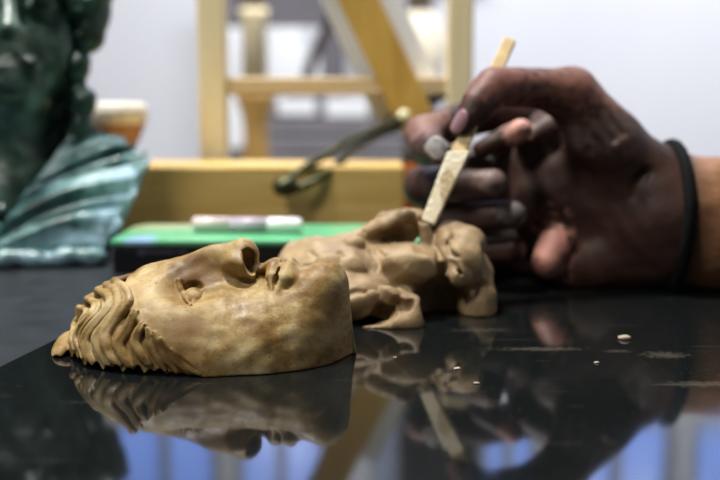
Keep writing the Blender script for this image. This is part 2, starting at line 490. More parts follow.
def mask_field(p):
    d = mask_base(p)
    M = lambda px, py, dy=0.0: P(px, py, mid(px)) + np.array([0, dy, 0])
    # nose ridge and wings
    def add(c, r, k, rot=None):
        c = np.array(c); R = max(r)
        near(lambda q: ell(q, c, r, rot), p, d, c - R, c + R, k, 2 * k + 0.002)
    def sub(c, r, k, rot=None):
        c = np.array(c); R = max(r) + 3 * k + 0.001
        m = np.all(np.abs(p - c.astype(np.float32)) < R, axis=-1)
        d[m] = smax(d[m], -ell(p[m], c, r, rot), k)
    add(M(245, 254), (0.0054, 0.0062, 0.0056), 0.003)
    for s in (-1, 1):
        add_chain(p, d, [M(236, 260, s * 0.0062), M(245, 262, s * 0.0075), M(250, 268, s * 0.0075)], [0.0045, 0.0042, 0.0034], 0.003)
    # lips and chin
    q = lambda px, py, s, dy: M(px, py, s * dy)
    for s in (-1, 1):
        add_chain(p, d, [q(275, 267, s, 0), q(275, 267.5, s, 0.004), q(273.5, 273, s, 0.0095), q(275, 281, s, 0.0130)], [0.0033, 0.0035, 0.0026, 0.0012], 0.0018)
        add_chain(p, d, [q(293, 269, s, 0), q(292, 269.5, s, 0.004), q(286.5, 275.5, s, 0.0100), q(280, 283, s, 0.0140)], [0.0040, 0.0046, 0.0040, 0.0016], 0.0022)
        add_chain(p, d, [q(258, 270, s, 0.0016), q(268, 266, s, 0.0026)], [0.0014, 0.0012], 0.003)
        # mouth slit
        pts = [q(283.5, 264, s, 0), q(283, 266, s, 0.005), q(280, 273, s, 0.0115), q(277.5, 282, s, 0.0155)]
        a_ = np.array(pts); m = np.all((p > a_.min(0) - 0.006) & (p < a_.max(0) + 0.006), axis=-1)
        d[m] = smax(d[m], -(chain(p[m], pts, [0.0015, 0.0016, 0.0015, 0.0009])), 0.0008)
    add(M(322, 285), (0.0105, 0.0125, 0.0090), 0.008)
    sub(M(304, 261), (0.0032, 0.0100, 0.0024), 0.004)
    # nostrils
    for s in (-1, 1):
        sub(M(252, 257.5, s * 0.0085), (0.0024, 0.0072, 0.0056), 0.0008, roty(-0.22))
        sub(M(246, 257, s * 0.0048), (0.0050, 0.0030, 0.0042), 0.0008)
        sub(M(247, 276.5, s * 0.0115), (0.0032, 0.0050, 0.0019), 0.0010)
        sub(M(236, 271, s * 0.0125), (0.0050, 0.0016, 0.0030), 0.003)
    # eyes
    for s in (-1, 1):
        m_ = (lambda v: v) if s < 0 else mir
        c = m_(EC)
        sub(c + np.array([0.0004, 0.0004 * -s, 0.0014]), (0.0040, 0.0040, 0.0026), 0.0012)
        add(c + np.array([0.0006, 0.0006 * s, -0.0024]), (0.0042, 0.0060, 0.0041), 0.0003)
        gl_ = [m_(v) for v in eye_g]; a_ = np.array(gl_); m = np.all((p > a_.min(0) - 0.003) & (p < a_.max(0) + 0.003), axis=-1)
        d[m] = smax(d[m], -chain(p[m], gl_, [0.0005] * len(gl_)), 0.0004)
        nu = len(eye_u)
        add_chain(p, d, [m_(v) for v in eye_u], [0.0011 - 0.0006 * (k / (nu - 1)) ** 2 for k in range(nu)], 0.0005)
        add_chain(p, d, [m_(v) for v in eye_l], [0.0005 + 0.0003 * math.sin(math.pi * k / (nu - 1)) for k in range(len(eye_l))], 0.0006)
    # hair
    for pts, rs in LK: add_chain(p, d, pts, rs, 0.0005)
    d += 0.00012 * wob(p, 900, 3) + 0.00018 * wob(p, 330, 4)
    # ragged foot under the hair, hollow inside
    foot = 0.0012 + 0.0016 * np.clip((-0.062 - p[:, 0]) / 0.02, 0, 1) * np.clip((p[:, 0] + 0.1195) / 0.004, 0.3, 1) * (1.1 + np.sin(p[:, 0] * 1500) * 0.6 + 0.5 * np.sin(p[:, 0] * 730)) - 0.0011
    d = np.maximum(d, foot - p[:, 2])
    return d

mm = N('ochre patinated plaster')
n1 = mm.noise(48, 10, mm.coord((1, 1, 1.4)), 0.72, 0.0)
n2 = mm.noise(22, 4)
col = mm.ramp(n1, [(0.34, (0.115, 0.054, 0.010)), (0.45, (0.25, 0.155, 0.050)), (0.54, (0.385, 0.285, 0.125)), (0.68, (0.58, 0.495, 0.30))])
col = mm.mix(mm.ramp(n2, [(0.42, 0.0), (0.62, 0.6)]), col, (0.24, 0.130, 0.032))
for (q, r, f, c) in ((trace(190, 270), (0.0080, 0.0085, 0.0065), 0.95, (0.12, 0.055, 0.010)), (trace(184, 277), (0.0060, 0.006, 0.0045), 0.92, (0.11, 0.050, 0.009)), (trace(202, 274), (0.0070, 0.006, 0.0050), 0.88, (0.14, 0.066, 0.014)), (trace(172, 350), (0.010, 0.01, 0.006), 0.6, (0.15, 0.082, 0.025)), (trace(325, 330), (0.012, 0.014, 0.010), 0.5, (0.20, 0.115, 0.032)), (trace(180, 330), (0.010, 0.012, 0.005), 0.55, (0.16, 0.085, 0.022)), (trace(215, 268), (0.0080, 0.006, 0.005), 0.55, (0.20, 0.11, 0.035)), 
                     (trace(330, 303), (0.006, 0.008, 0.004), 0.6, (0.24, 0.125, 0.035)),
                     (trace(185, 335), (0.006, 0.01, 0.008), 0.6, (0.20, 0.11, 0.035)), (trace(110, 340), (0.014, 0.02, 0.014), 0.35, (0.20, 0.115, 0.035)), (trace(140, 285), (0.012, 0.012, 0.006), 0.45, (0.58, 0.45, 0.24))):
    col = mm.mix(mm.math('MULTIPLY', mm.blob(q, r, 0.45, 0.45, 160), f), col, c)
spk = mm.noise(700, 2)
col = mm.mix(mm.ramp(spk, [(0.27, 0.75), (0.33, 0.0)]), col, (0.07, 0.04, 0.02))
mm.set(color=col, rough=mm.ramp(mm.noise(120, 5), [(0.3, 0.38), (0.7, 0.66)]), spec=0.30)
mm.bump(mm.noise(1300, 4), 0.22, 0.0005)
VOX = 0.00045
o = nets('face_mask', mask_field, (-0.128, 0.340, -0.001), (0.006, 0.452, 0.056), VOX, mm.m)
tag(o, 'smooth ochre face mask with carved wavy hair, lying face up in front', 'mask')

# ------------------------------------------------------------------ unfinished clay mask behind
def clay_base(p):
    E = lambda px, py, Y, rx, ry, rz, rot=None: ell(p, P(px, py, Y), (rx, ry, rz), rot)
    d = E(330, 282, 0.478, 0.024, 0.030, 0.022)                       # forehead slab
    d = smin(d, E(308, 262, 0.485, 0.0135, 0.022, 0.0105), 0.006)
    d = smin(d, E(350, 262, 0.478, 0.018, 0.024, 0.011), 0.006)
    d = smin(d, E(395, 290, 0.482, 0.034, 0.026, 0.022), 0.008)       # inner mass
    d = smin(d, E(410, 266, 0.468, 0.0215, 0.016, 0.0105, roty(0.10)), 0.004)   # cheek roll
    d = smin(d, E(453, 283, 0.482, 0.0150, 0.022, 0.030), 0.004)      # chin block
    d = smin(d, E(467, 244, 0.472, 0.0078, 0.010, 0.0078), 0.0025)    # chin ball
    d = smin(d, E(444, 246, 0.474, 0.0042, 0.010, 0.0088), 0.002)     # lip
    d = smin(d, E(460, 268, 0.463, 0.0105, 0.008, 0.0115, roty(0.3)), 0.003)
    d = smin(d, E(482, 288, 0.482, 0.0042, 0.018, 0.016), 0.003)
    # lobe in front, hollow below
    d = smin(d, E(372, 297, 0.456, 0.0175, 0.016, 0.0095, roty(0.28)), 0.004)
    d = smin(d, E(402, 304, 0.452, 0.0085, 0.012, 0.0085), 0.003)
    d = smin(d, cone(p, P(364, 326, 0.439), P(409, 323, 0.438), 0.0034, 0.0046), 0.002)
    d = smin(d, cone(p, P(410, 323, 0.440), P(416, 303, 0.444), 0.0042, 0.0036), 0.003)
    d = smax(d, -E(374, 316, 0.438, 0.0120, 0.014, 0.0042, roty(-0.12)), 0.0012)
    d = smax(d, -E(446, 307, 0.452, 0.0165, 0.024, 0.0125, roty(0.12)), 0.002)
    d = smin(d, E(478, 304, 0.468, 0.0078, 0.010, 0.014), 0.003)
    # nose wedge rising over a hollow
    a, b = P(352, 241, 0.480), P(408, 217, 0.478)
    d = smin(d, cone(p, a, b, 0.0034, 0.0040), 0.003)
    d = smin(d, cone(p, P(404, 217, 0.478), P(424, 232, 0.480), 0.0036, 0.0044), 0.003)
    d = smin(d, E(392, 230, 0.492, 0.019, 0.0075, 0.009, roty(-0.35)), 0.003)
    d = smax(d, -E(394, 236.5, 0.468, 0.0150, 0.0155, 0.0050, roty(-0.16)), 0.0014)
    d = smin(d, cone(p, P(424, 228, 0.476), P(427, 246, 0.474), 0.0040, 0.0040), 0.002)
    d = smin(d, E(352, 300, 0.450, 0.0120, 0.014, 0.0100, roty(0.2)), 0.003)
    d = smin(d, E(405, 318, 0.444, 0.0060, 0.008, 0.0060), 0.003)
    return np.maximum(d, -p[:, 2])
cuts = [([(364, 231), (368, 246), (376, 256), (379, 267), (373, 276)], 0.0013), ([(340, 252), (343, 262), (339, 268)], 0.0010), ([(346, 296), (356, 291), (366, 292)], 0.0011), ([(385, 288), (400, 285), (412, 291), (436, 279)], 0.0019),
        ([(396, 300), (405, 307), (411, 303)], 0.0034), ([(437, 246), (442, 262), (443, 280), (437, 292)], 0.0017), ([(447, 240), (450, 252), (460, 257)], 0.0017),
        ([(376, 248), (384, 256), (398, 258), (407, 262)], 0.0008), ([(310, 252), (322, 262), (330, 276)], 0.0009), ([(452, 262), (460, 272), (462, 286)], 0.0012), ([(420, 250), (428, 256), (430, 268)], 0.0008)]
cuts = [([trace(x, y, clay_base, 0.42, 0.53) for x, y in l], r) for l, r in cuts]
cuts = [(spline(l, 4), r) for l, r in cuts if max(abs(l[i + 1][1] - l[i][1]) for i in range(len(l) - 1)) < 0.016]
pads = [((330, 262), 0.0075, 0.0048), ((352, 268), 0.0065, 0.0060), ((322, 280), 0.0075, 0.0060), ((400, 262), 0.0085, 0.0050), ((424, 268), 0.0070, 0.0056), ((366, 300), 0.0075, 0.0045), ((388, 296), 0.0060, 0.0045), ((462, 276), 0.0062, 0.0052), ((352, 246), 0.0060, 0.0035), ((306, 268), 0.0050, 0.0050)]
pads = [(trace(x, y, clay_base, 0.42, 0.53), a_, b_) for (x, y), a_, b_ in pads]
def clay_field(p):
    d = clay_base(p)
    for k, (c, a_, b_) in enumerate(pads):
        c = c + np.array([0, 0.0012, -0.0006]); m = np.all(np.abs(p - c.astype(np.float32)) < 0.014, axis=-1)
        d[m] = smin(d[m], ell(p[m], c, (a_, 0.0030, b_), roty(0.5 * math.sin(k * 2.1))), 0.0009)
    for l, r in cuts:
        a_ = np.array(l); m = np.all((p > a_.min(0) - 0.008) & (p < a_.max(0) + 0.008), axis=-1)
        d[m] = smax(d[m], -chain(p[m], l, [r * (0.5 + math.sin(math.pi * (0.1 + 0.8 * k / (len(l) - 1))) * 0.6) for k in range(len(l))]), 0.0012)
    d = d + 0.0015 * (np.abs(wob(p, 120, 11)) - 0.7) + 0.0009 * (np.abs(wob(p, 260, 12)) - 0.7) + 0.00016 * wob(p, 800, 13)
    return np.maximum(d, -p[:, 2])
cm = N('damp modelling clay')
cm.set(color=cm.ramp(cm.noise(45, 6, None, 0.6), [(0.30, (0.13, 0.078, 0.034)), (0.52, (0.30, 0.205, 0.105)), (0.72, (0.46, 0.335, 0.185))]), rough=0.55, spec=0.4)
cm.bump(cm.noise(300, 6), 0.5, 0.0008)
o = nets('clay_mask', clay_field, (-0.05, 0.425, -0.001), (0.074, 0.525, 0.062), 0.0006, cm.m)
tag(o, 'rough unfinished grey brown clay face still being cut by the tool', 'mask')

# ------------------------------------------------------------------ modelling tool in the hand
tw = wood('pale tool wood', (0.70, 0.55, 0.30), (0.52, 0.36, 0.15), (40, 40, 40), 0.45, 6)
bw = N('shaved bare wood')
bw.set(color=bw.mix(bw.math('MULTIPLY', bw.blob(P(448, 191, 0.482), (0.0038, 0.006, 0.010), 0.3, 0.4, 260), 0.8), bw.ramp(bw.noise(120, 5, None, 0.6), [(0.35, (0.78, 0.67, 0.44)), (0.6, (0.90, 0.83, 0.64))]), bw.ramp(bw.noise(700, 4), [(0.4, (0.30, 0.19, 0.07)), (0.6, (0.60, 0.46, 0.24))])), rough=0.7).bump(bw.noise(500, 4), 0.6, 0.001)
T0, T1, T2 = P(428, 223, 0.478), P(459, 152, 0.488), P(510, 40, 0.520)
tool = thing('modelling_tool', 'flat pale wooden modelling stick held between thumb and index finger', 'tool')
def stick(name, a, b, w0, w1, th, mat, chis=0.0):
    ax = (b - a) / np.linalg.norm(b - a); s = np.cross(ax, (0.35, 1, 0.1)); s /= np.linalg.norm(s); t = np.cross(ax, s)
    c = []
    for q, w in ((a, w0), (b, w1)):
        for i, j in ((-1, -1), (1, -1), (1, 1), (-1, 1)):
            c.append(q + s * i * w / 2 + t * j * th / 2 + ax * (chis * i if q is b else 0))
    o = hexa(name, c, mat, tool, 0.0006); fix_normals(o); return o
stick('blade', T0, T1, 0.0066, 0.0102, 0.0040, bw.m, -0.0022)
stick('shaft', T1 - (T1 - T0) * 0.05, T2, 0.0070, 0.0064, 0.0036, tw)

# ------------------------------------------------------------------ person: right hand and forearm
HS = 0.945
CAM = np.array([0, 0, H], np.float32)
def hand_field(pw):
    p = (CAM + (pw - CAM) / HS).astype(np.float32)
    V = lambda px, py, Y: P(px, py, Y)
    # forearm: oval section, broad way upright
    def slab(a, b, ra, rb, flat):
        q = (p - np.array([0, a[1], 0], np.float32)) * np.array([1, 1 / flat, 1], np.float32) + np.array([0, a[1], 0], np.float32)
        aa = np.array(a); bb = np.array([b[0], a[1] + (b[1] - a[1]) / flat, b[2]])
        return cone(q, aa, bb, ra, rb) * flat ** 0.5
    w0 = V(676, 224, 0.560)
    fe = P(1015, 224, 0.545)
    d = slab(w0, fe, 0.0372, 0.0430, 0.72)
    # palm
    d = smin(d, ell(p, V(612, 212, 0.580), (0.060, 0.021, 0.040), roty(0.10)), 0.018)
    d = smin(d, ell(p, V(575, 170, 0.590), (0.038, 0.017, 0.042), roty(0.15)), 0.012)
    # heel of the hand on the sheet
    d = smin(d, cone(p, V(655, 262, 0.570), V(578, 266, 0.568), 0.0185, 0.0165), 0.010)
    d = smin(d, ell(p, V(532, 205, 0.614), (0.040, 0.012, 0.042)), 0.008)
    d = smin(d, ell(p, V(508, 262, 0.612), (0.034, 0.012, 0.020)), 0.006)
    d = smin(d, ell(p, V(472, 206, 0.606), (0.022, 0.009, 0.032)), 0.006)
    d = smin(d, cone(p, V(556, 246, 0.562), V(547, 262, 0.556), 0.0110, 0.0090), 0.004)
    # thenar and thumb
    d = smin(d, chain(p, [V(655, 190, 0.568), V(606, 140, 0.560), V(572, 97, 0.556)], [0.020, 0.0195, 0.0145]), 0.012)
    th = [V(572, 95, 0.556), V(538, 88, 0.548), V(494, 87, 0.536), V(478, 105, 0.530), V(462, 128, 0.524)]
    d = smin(d, chain(p, th, [0.0142, 0.0110, 0.0108, 0.0092, 0.0064]), 0.006)
    # web between thumb and index
    d = smin(d, cone(p, V(560, 125, 0.585), V(528, 140, 0.580), 0.012, 0.0070), 0.006)
    fing = [([V(560, 122, 0.612), V(490, 112, 0.604), V(424, 134, 0.578), V(428, 148, 0.560), V(438, 152, 0.546)], [0.0130, 0.0115, 0.0098, 0.0094, 0.0076]),
            ([V(556, 160, 0.616), V(470, 168, 0.622), V(424, 186, 0.590), V(455, 187, 0.566), V(492, 184, 0.552)], [0.0130, 0.0112, 0.0105, 0.0096, 0.0086]),
            ([V(560, 200, 0.614), V(482, 205, 0.616), V(440, 217, 0.592), V(472, 218, 0.566), V(512, 215, 0.552)], [0.0125, 0.0108, 0.0102, 0.0090, 0.0080]),
            ([V(566, 236, 0.606), V(498, 242, 0.608), V(462, 254, 0.594), V(484, 252, 0.570), V(513, 250, 0.558)], [0.0118, 0.0100, 0.0095, 0.0084, 0.0074])]
    f = None
    for pts, rs in fing:
        e = chain(p, pts, rs)
        # knuckles
        e = smin(e, ell(p, pts[2], (rs[2] * 1.12,) * 3), 0.004)
        d = smin(d, cone(p, pts[0], pts[1], rs[0], rs[1]), 0.005)
        f = e if f is None else np.minimum(f, e)
    d = smin(d, f, 0.0020)
    # a fold of the index base showing inside the grip
    d = smin(d, chain(p, [V(482, 149, 0.572), V(505, 138, 0.570), V(520, 130, 0.566)], [0.0052, 0.0068, 0.0066]), 0.002)
    # thenar creases
    for pts in ([V(640, 262, 0.539), V(612, 240, 0.534), V(590, 200, 0.534), V(592, 160, 0.535)], [V(645, 172, 0.545), V(632, 195, 0.543)], [V(605, 112, 0.541), V(622, 133, 0.541)], [V(598, 120, 0.541), V(613, 140, 0.541)]):
        pts = spline(pts, 4); a_ = np.array(pts); m = np.all((p > a_.min(0) - 0.008) & (p < a_.max(0) + 0.008), axis=-1)
        d[m] = smax(d[m], -chain(p[m], pts, [0.0016] * len(pts)), 0.004)
    d = d + 0.00035 * wob(p, 190, 21) + 0.00016 * wob(p, 520, 22)
    return np.maximum(d * HS, 0.0002 - pw[:, 2])
HP = lambda px, py, Y: P(px, py, Y * HS)
sk = N('brown skin dusted with clay')
v = sk.noise(60, 6, None, 0.6)
col = sk.ramp(v, [(0.3, (0.026, 0.011, 0.008)), (0.7, (0.062, 0.027, 0.019))])
arm = sk.n('ShaderNodeMapRange'); sx = sk.n('ShaderNodeSeparateXYZ'); sk.l(sk.tc.outputs['Object'], sx.inputs[0])
sk.l(sx.outputs[0], arm.inputs[0]); arm.inputs[1].default_value = HP(668, 217, 0.572)[0]; arm.inputs[2].default_value = HP(692, 217, 0.572)[0]
col = sk.mix(arm.outputs[0], col, sk.ramp(sk.noise(300, 4, sk.coord((0.3, 1, 2.5))), [(0.3, (0.19, 0.085, 0.038)), (0.7, (0.32, 0.155, 0.075))]))
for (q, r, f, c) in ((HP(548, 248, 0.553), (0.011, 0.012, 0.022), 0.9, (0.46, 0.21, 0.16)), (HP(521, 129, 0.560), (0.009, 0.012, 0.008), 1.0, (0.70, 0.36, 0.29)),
                     (HP(600, 85, 0.556), (0.05, 0.03, 0.012), 0.85, (0.21, 0.088, 0.064)), (HP(494, 80, 0.536), (0.018, 0.02, 0.014), 0.85, (0.23, 0.095, 0.075)), (HP(424, 124, 0.575), (0.014, 0.02, 0.010), 0.85, (0.26, 0.13, 0.105)),
                     (HP(438, 150, 0.538), (0.006, 0.006, 0.007), 0.8, (0.50, 0.46, 0.45)), (HP(494, 179, 0.545), (0.008, 0.01, 0.007), 0.5, (0.36, 0.25, 0.23)), (HP(512, 212, 0.545), (0.008, 0.012, 0.006), 0.5, (0.30, 0.27, 0.26)),
                     (HP(565, 140, 0.55), (0.012, 0.02, 0.006), 0.35, (0.25, 0.22, 0.20)), (HP(614, 130, 0.541), (0.012, 0.01, 0.012), 0.25, (0.25, 0.18, 0.15))):
    col = sk.mix(sk.math('MULTIPLY', sk.blob(q, r, 0.5, 0.6, 220), f), col, c)  # paler palm skin, clay smears, and light painted on thumb, knuckles and grip
sk.set(color=col, rough=0.5, spec=0.35, sss=0.0)
sk.bump(sk.noise(700, 4), 0.4, 0.0006)
man = nets('person', hand_field, (0.015, 0.465, -0.001), (0.33, 0.62, 0.125), 0.00105, sk.m)
tag(man, "person's right hand and forearm reaching in from the right, pinching a wooden stick", 'person')
nm = plain('thumbnail', (0.28, 0.15, 0.17), 0.3)
im = plain('clay smeared fingernail', (0.50, 0.48, 0.48), 0.4, var=0.35, scale=300)
def nail(c, n, ax, w, l, mat):
    n = np.array(n, float); n /= np.linalg.norm(n); ax = np.array(ax, float); ax -= n * ax.dot(n); ax /= np.linalg.norm(ax); s = np.cross(n, ax)
    vs, fs = [], []; U, Vn = 12, 12
    for i in range(U + 1):
        for j in range(Vn + 1):
            u, vv = i / U * 2 - 1, j / Vn * 2 - 1
            uu = u * math.sqrt(1 - 0.45 * vv * vv); v2 = vv * math.sqrt(1 - 0.45 * u * u)
            vs.append(c + s * uu * w / 2 + ax * v2 * l / 2 + n * (0.0012 - 0.0022 * uu * uu - 0.0006 * v2 * v2))
    for i in range(U):
        for j in range(Vn):
            k = i * (Vn + 1) + j; fs.append((k, k + 1, k + Vn + 2, k + Vn + 1))
    o = link('fingernail', mesh('fingernail', vs, fs, True), mat, man); fix_normals(o)
    m = o.modifiers.new('thick', 'SOLIDIFY'); m.thickness = 0.0007; m.offset = -1
    return o
nail(HP(459, 121, 0.519), (-0.75, -0.60, 0.25), (-0.55, 0.3, -1), 0.0095, 0.0125, nm)
nail(HP(437, 148, 0.539), (-0.15, -0.95, 0.15), (0.25, 0, -1), 0.0085, 0.0115, im)['label'] = 'fingernail smeared with white clay'
# bracelet
bl = N('black braided cord'); bl.set(color=(0.004, 0.004, 0.005), rough=0.85, spec=0.15)
pts = []
c = HP(668, 217, 0.565)
for k in range(72):
    a_ = 2 * math.pi * k / 72
    dr = np.array([0.05 * math.sin(a_) - 0.04 * math.cos(a_), math.cos(a_), math.sin(a_)])
    ts = np.linspace(0.005, 0.07, 400)
    q_ = (c + ts[:, None] * dr).astype(np.float32)
    v_ = hand_field(q_); t_ = ts[int(np.argmax(v_ > 0))] + 0.0014
    pts.append(c + t_ * dr)
pts = [sum(pts[(k + m_) % 72] for m_ in (-2, -1, 0, 1, 2)) / 5 for k in range(72)]
for q_ in pts: q_[2] = max(q_[2], 0.0031)
tube('bracelet', pts, [0.0031 + 0.0003 * (k % 2) for k in range(72)], bl.m, man, 10, True)['label'] = 'black cord bracelet around the wrist'

# ------------------------------------------------------------------ green bronze bust at the left
gm = N('dark green bronze')
gn = gm.noise(35, 6, None, 0.6)
gm.set(color=gm.ramp(gn, [(0.3, (0.008, 0.024, 0.018)), (0.48, (0.024, 0.062, 0.047)), (0.66, (0.15, 0.21, 0.18))]), rough=0.32, spec=0.5)
gm.bump(gm.noise(120, 5), 0.4, 0.002)
dm = N('teal patina drapery')
dn = dm.noise(28, 7, None, 0.65)
dcol = dm.ramp(dn, [(0.36, (0.010, 0.038, 0.036)), (0.48, (0.050, 0.135, 0.135)), (0.58, (0.17, 0.32, 0.33)), (0.70, (0.48, 0.62, 0.64))])
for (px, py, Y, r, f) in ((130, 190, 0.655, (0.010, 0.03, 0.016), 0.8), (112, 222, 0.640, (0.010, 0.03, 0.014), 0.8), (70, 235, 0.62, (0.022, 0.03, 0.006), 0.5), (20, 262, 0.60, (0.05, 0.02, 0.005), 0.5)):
    dcol = dm.mix(dm.math('MULTIPLY', dm.blob(P(px, py, Y), r, 0.5, 0.6, 70), f), dcol, (0.40, 0.60, 0.74))  # window sheen painted as pale blue along the drapery edge and hem
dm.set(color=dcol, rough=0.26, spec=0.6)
dm.bump(dm.noise(140, 5), 0.5, 0.003)
bust = thing('bronze_bust', 'dark green glazed bust with curled hair and teal draped shoulders at left', 'bust')
def head_field(p):
    V = P
    d = ell(p, V(4, 20, 0.700), (0.050, 0.052, 0.074))
    d = smin(d, ell(p, V(16, 96, 0.668), (0.021, 0.020, 0.017)), 0.020)      # chin
    d = smin(d, ell(p, V(48, 50, 0.672), (0.017, 0.016, 0.024)), 0.014)      # cheek
    d = smin(d, ell(p, V(-30, 50, 0.672), (0.017, 0.016, 0.024)), 0.014)
    for s, cx in ((1, 44), (-1, -28)):
        d = smax(d, -ell(p, V(cx, 8, 0.648), (0.0165, 0.012, 0.0105)), 0.008)
        d = smin(d, ell(p, V(cx, 8, 0.662), (0.0085, 0.0085, 0.0065)), 0.002)
        d = smin(d, cone(p, V(cx - 20 * s, -12, 0.648), V(cx + 22 * s, -10, 0.662), 0.0045, 0.004), 0.006)
    d = smin(d, chain(p, [V(6, -12, 0.650), V(8, 12, 0.640), V(8, 30, 0.632)], [0.0050, 0.0058, 0.0078]), 0.006)
    for cx in (-2, 18): d = smin(d, ell(p, V(cx, 33, 0.640), (0.0058, 0.006, 0.0050)), 0.003)
    d = smax(d, -ell(p, V(8, 46, 0.636), (0.010, 0.006, 0.0035)), 0.004)
    d = smin(d, cone(p, V(0, 68, 0.648), V(32, 68, 0.651), 0.0044, 0.0036), 0.004)
    d = smin(d, cone(p, V(2, 82, 0.648), V(32, 82, 0.651), 0.0050, 0.0038), 0.004)
    d = smax(d, -cone(p, V(-6, 75, 0.642), V(40, 75, 0.646), 0.0016, 0.0016), 0.002)
    d = smax(d, -ell(p, V(12, 91, 0.644), (0.013, 0.006, 0.0035)), 0.004)
    d = smin(d, cone(p, V(18, 90, 0.700), V(14, 215, 0.690), 0.033, 0.038), 0.016)   # neck
    d = smin(d, ell(p, V(56, 90, 0.712), (0.020, 0.020, 0.045)), 0.008)
    d = smin(d, ell(p, V(0, 250, 0.690), (0.085, 0.050, 0.060)), 0.02)
    d = d + 0.0010 * wob(p, 110, 31)
    return np.maximum(d, TZ - p[:, 2])
hd = nets('head', head_field, (-0.345, 0.605, TZ - 0.002), (-0.135, 0.770, 0.235), 0.0022, gm.m, bust)
hm = N('dark green hair'); hm.set(color=hm.ramp(hm.noise(60, 5), [(0.3, (0.005, 0.020, 0.015)), (0.7, (0.025, 0.075, 0.055))]), rough=0.35)
curls = [(90, 8, 0.685, 0.0165), (88, 32, 0.682, 0.0135), (78, 66, 0.676, 0.0095), (77, 84, 0.676, 0.0065), (83, 103, 0.674, 0.0100), (80, 128, 0.672, 0.0095), (76, 146, 0.670, 0.008),
         (70, -18, 0.690, 0.020), (40, -42, 0.690, 0.020), (5, -50, 0.688, 0.021), (-30, -42, 0.690, 0.020), (-62, -15, 0.690, 0.020), (-78, 25, 0.685, 0.016), (-74, 70, 0.680, 0.012), (-70, 105, 0.676, 0.011),
         (72, 20, 0.700, 0.016), (60, 82, 0.695, 0.016), (62, 108, 0.692, 0.016), (60, 134, 0.690, 0.016), (56, 156, 0.688, 0.014), (0, -60, 0.72, 0.035)]
def hair_field(p):
    d = np.full(len(p), 0.05, np.float32)
    for px, py, Y, r in curls:
        c = P(px, py, Y)
        q = p - c.astype(np.float32)
        e = ell(p, c, (r * 0.95, r, r * 1.12)) + 0.10 * r * np.sin(np.arctan2(q[:, 2], q[:, 0]) * 2 + np.sqrt((q ** 2).sum(-1)) / r * 9)
        d = smin(d, e, 0.003)
    return d
nets('curled_hair', hair_field, (-0.345, 0.640, 0.045), (-0.145, 0.775, 0.245), 0.0022, hm.m, bust)
# draped shoulders: a folded, curved shell
NU, NV = 120, 80
def drape(A, B, C, D, k, slant, amp, bul, ph0):
    front, back = [], []
    fn = np.cross(B - A, D - A); fn /= np.linalg.norm(fn)
    if fn[1] > 0: fn = -fn
    for i in range(NU + 1):
        for j in range(NV + 1):
            u, v = i / NU, j / NV
            q = (A * (1 - u) + B * u) * (1 - v) + (D * (1 - u) + C * u) * v
            ph = v + slant * u + 0.10 * math.sin(3.1 * u + 1.3 * v) + 0.05 * math.sin(6 * v + 4 * u + ph0)
            f = math.sin(2 * math.pi * k * ph + ph0) + 0.45 * math.sin(2 * math.pi * k * 2.3 * ph + 1.1 + 2 * u)
            f = 0.6 - abs(f) if f < 0 else 0.6 + 0.3 * f
            e = min(1.0, 8 * u + 0.3, 8 * (1 - u) + 0.3, 8 * v + 0.3, 8 * (1 - v) + 0.3)
            disp = bul * math.sin(math.pi * u) ** 0.8 * math.sin(math.pi * v) ** 0.8 + f * amp * e
            edge = 0.003 * math.sin(v * 19) * (u > 0.97) + 0.002 * math.sin(u * 23) * (v < 0.03)
            p_ = q + fn * disp + np.array([edge, 0, edge * 0.5]); p_[2] = max(p_[2], TZ + 0.001)
            front.append(p_)
            b_ = q - fn * 0.010 + np.array([-0.004 * (u > 0.97), 0, 0]); b_[2] = max(b_[2], TZ + 0.0005)
            back.append(b_)
    vs = front + back; nF = len(front); fs = []
    I = lambda i, j: i * (NV + 1) + j
    for i in range(NU):
        for j in range(NV):
            fs.append((I(i, j), I(i, j + 1), I(i + 1, j + 1), I(i + 1, j)))
            fs.append((nF + I(i, j), nF + I(i + 1, j), nF + I(i + 1, j + 1), nF + I(i, j + 1)))
    for i in range(NU):
        for j in (0, NV): fs.append((I(i, j), I(i + 1, j), nF + I(i + 1, j), nF + I(i, j)))
    for j in range(NV):
        for i in (0, NU): fs.append((I(i, j), I(i, j + 1), nF + I(i, j + 1), nF + I(i, j)))
    o = link('drapery', mesh('drapery', vs, fs, True), dm.m, bust); fix_normals(o); return o
D_, C_ = P(-60, 266, 0.602), P(106, 256, 0.618)
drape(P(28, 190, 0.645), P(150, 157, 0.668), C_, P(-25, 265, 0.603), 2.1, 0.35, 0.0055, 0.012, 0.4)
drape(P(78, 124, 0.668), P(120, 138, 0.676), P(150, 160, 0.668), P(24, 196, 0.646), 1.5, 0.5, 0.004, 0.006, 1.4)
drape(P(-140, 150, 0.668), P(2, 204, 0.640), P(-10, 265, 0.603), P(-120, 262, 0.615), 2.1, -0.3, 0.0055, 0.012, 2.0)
hem = []
for k in range(40):
    u = k / 39; q = D_ * (1 - u) + C_ * u
    hem.append(q + np.array([0, -0.006, 0]) + np.array([0, 0, 0.0015 * math.sin(u * 31)])); hem[-1][2] = TZ + 0.0055 + 0.001 * math.sin(u * 17)
tube('hem', hem, [0.0056 + 0.0008 * math.sin(k * 0.9) for k in range(40)], dm.m, bust, 14)

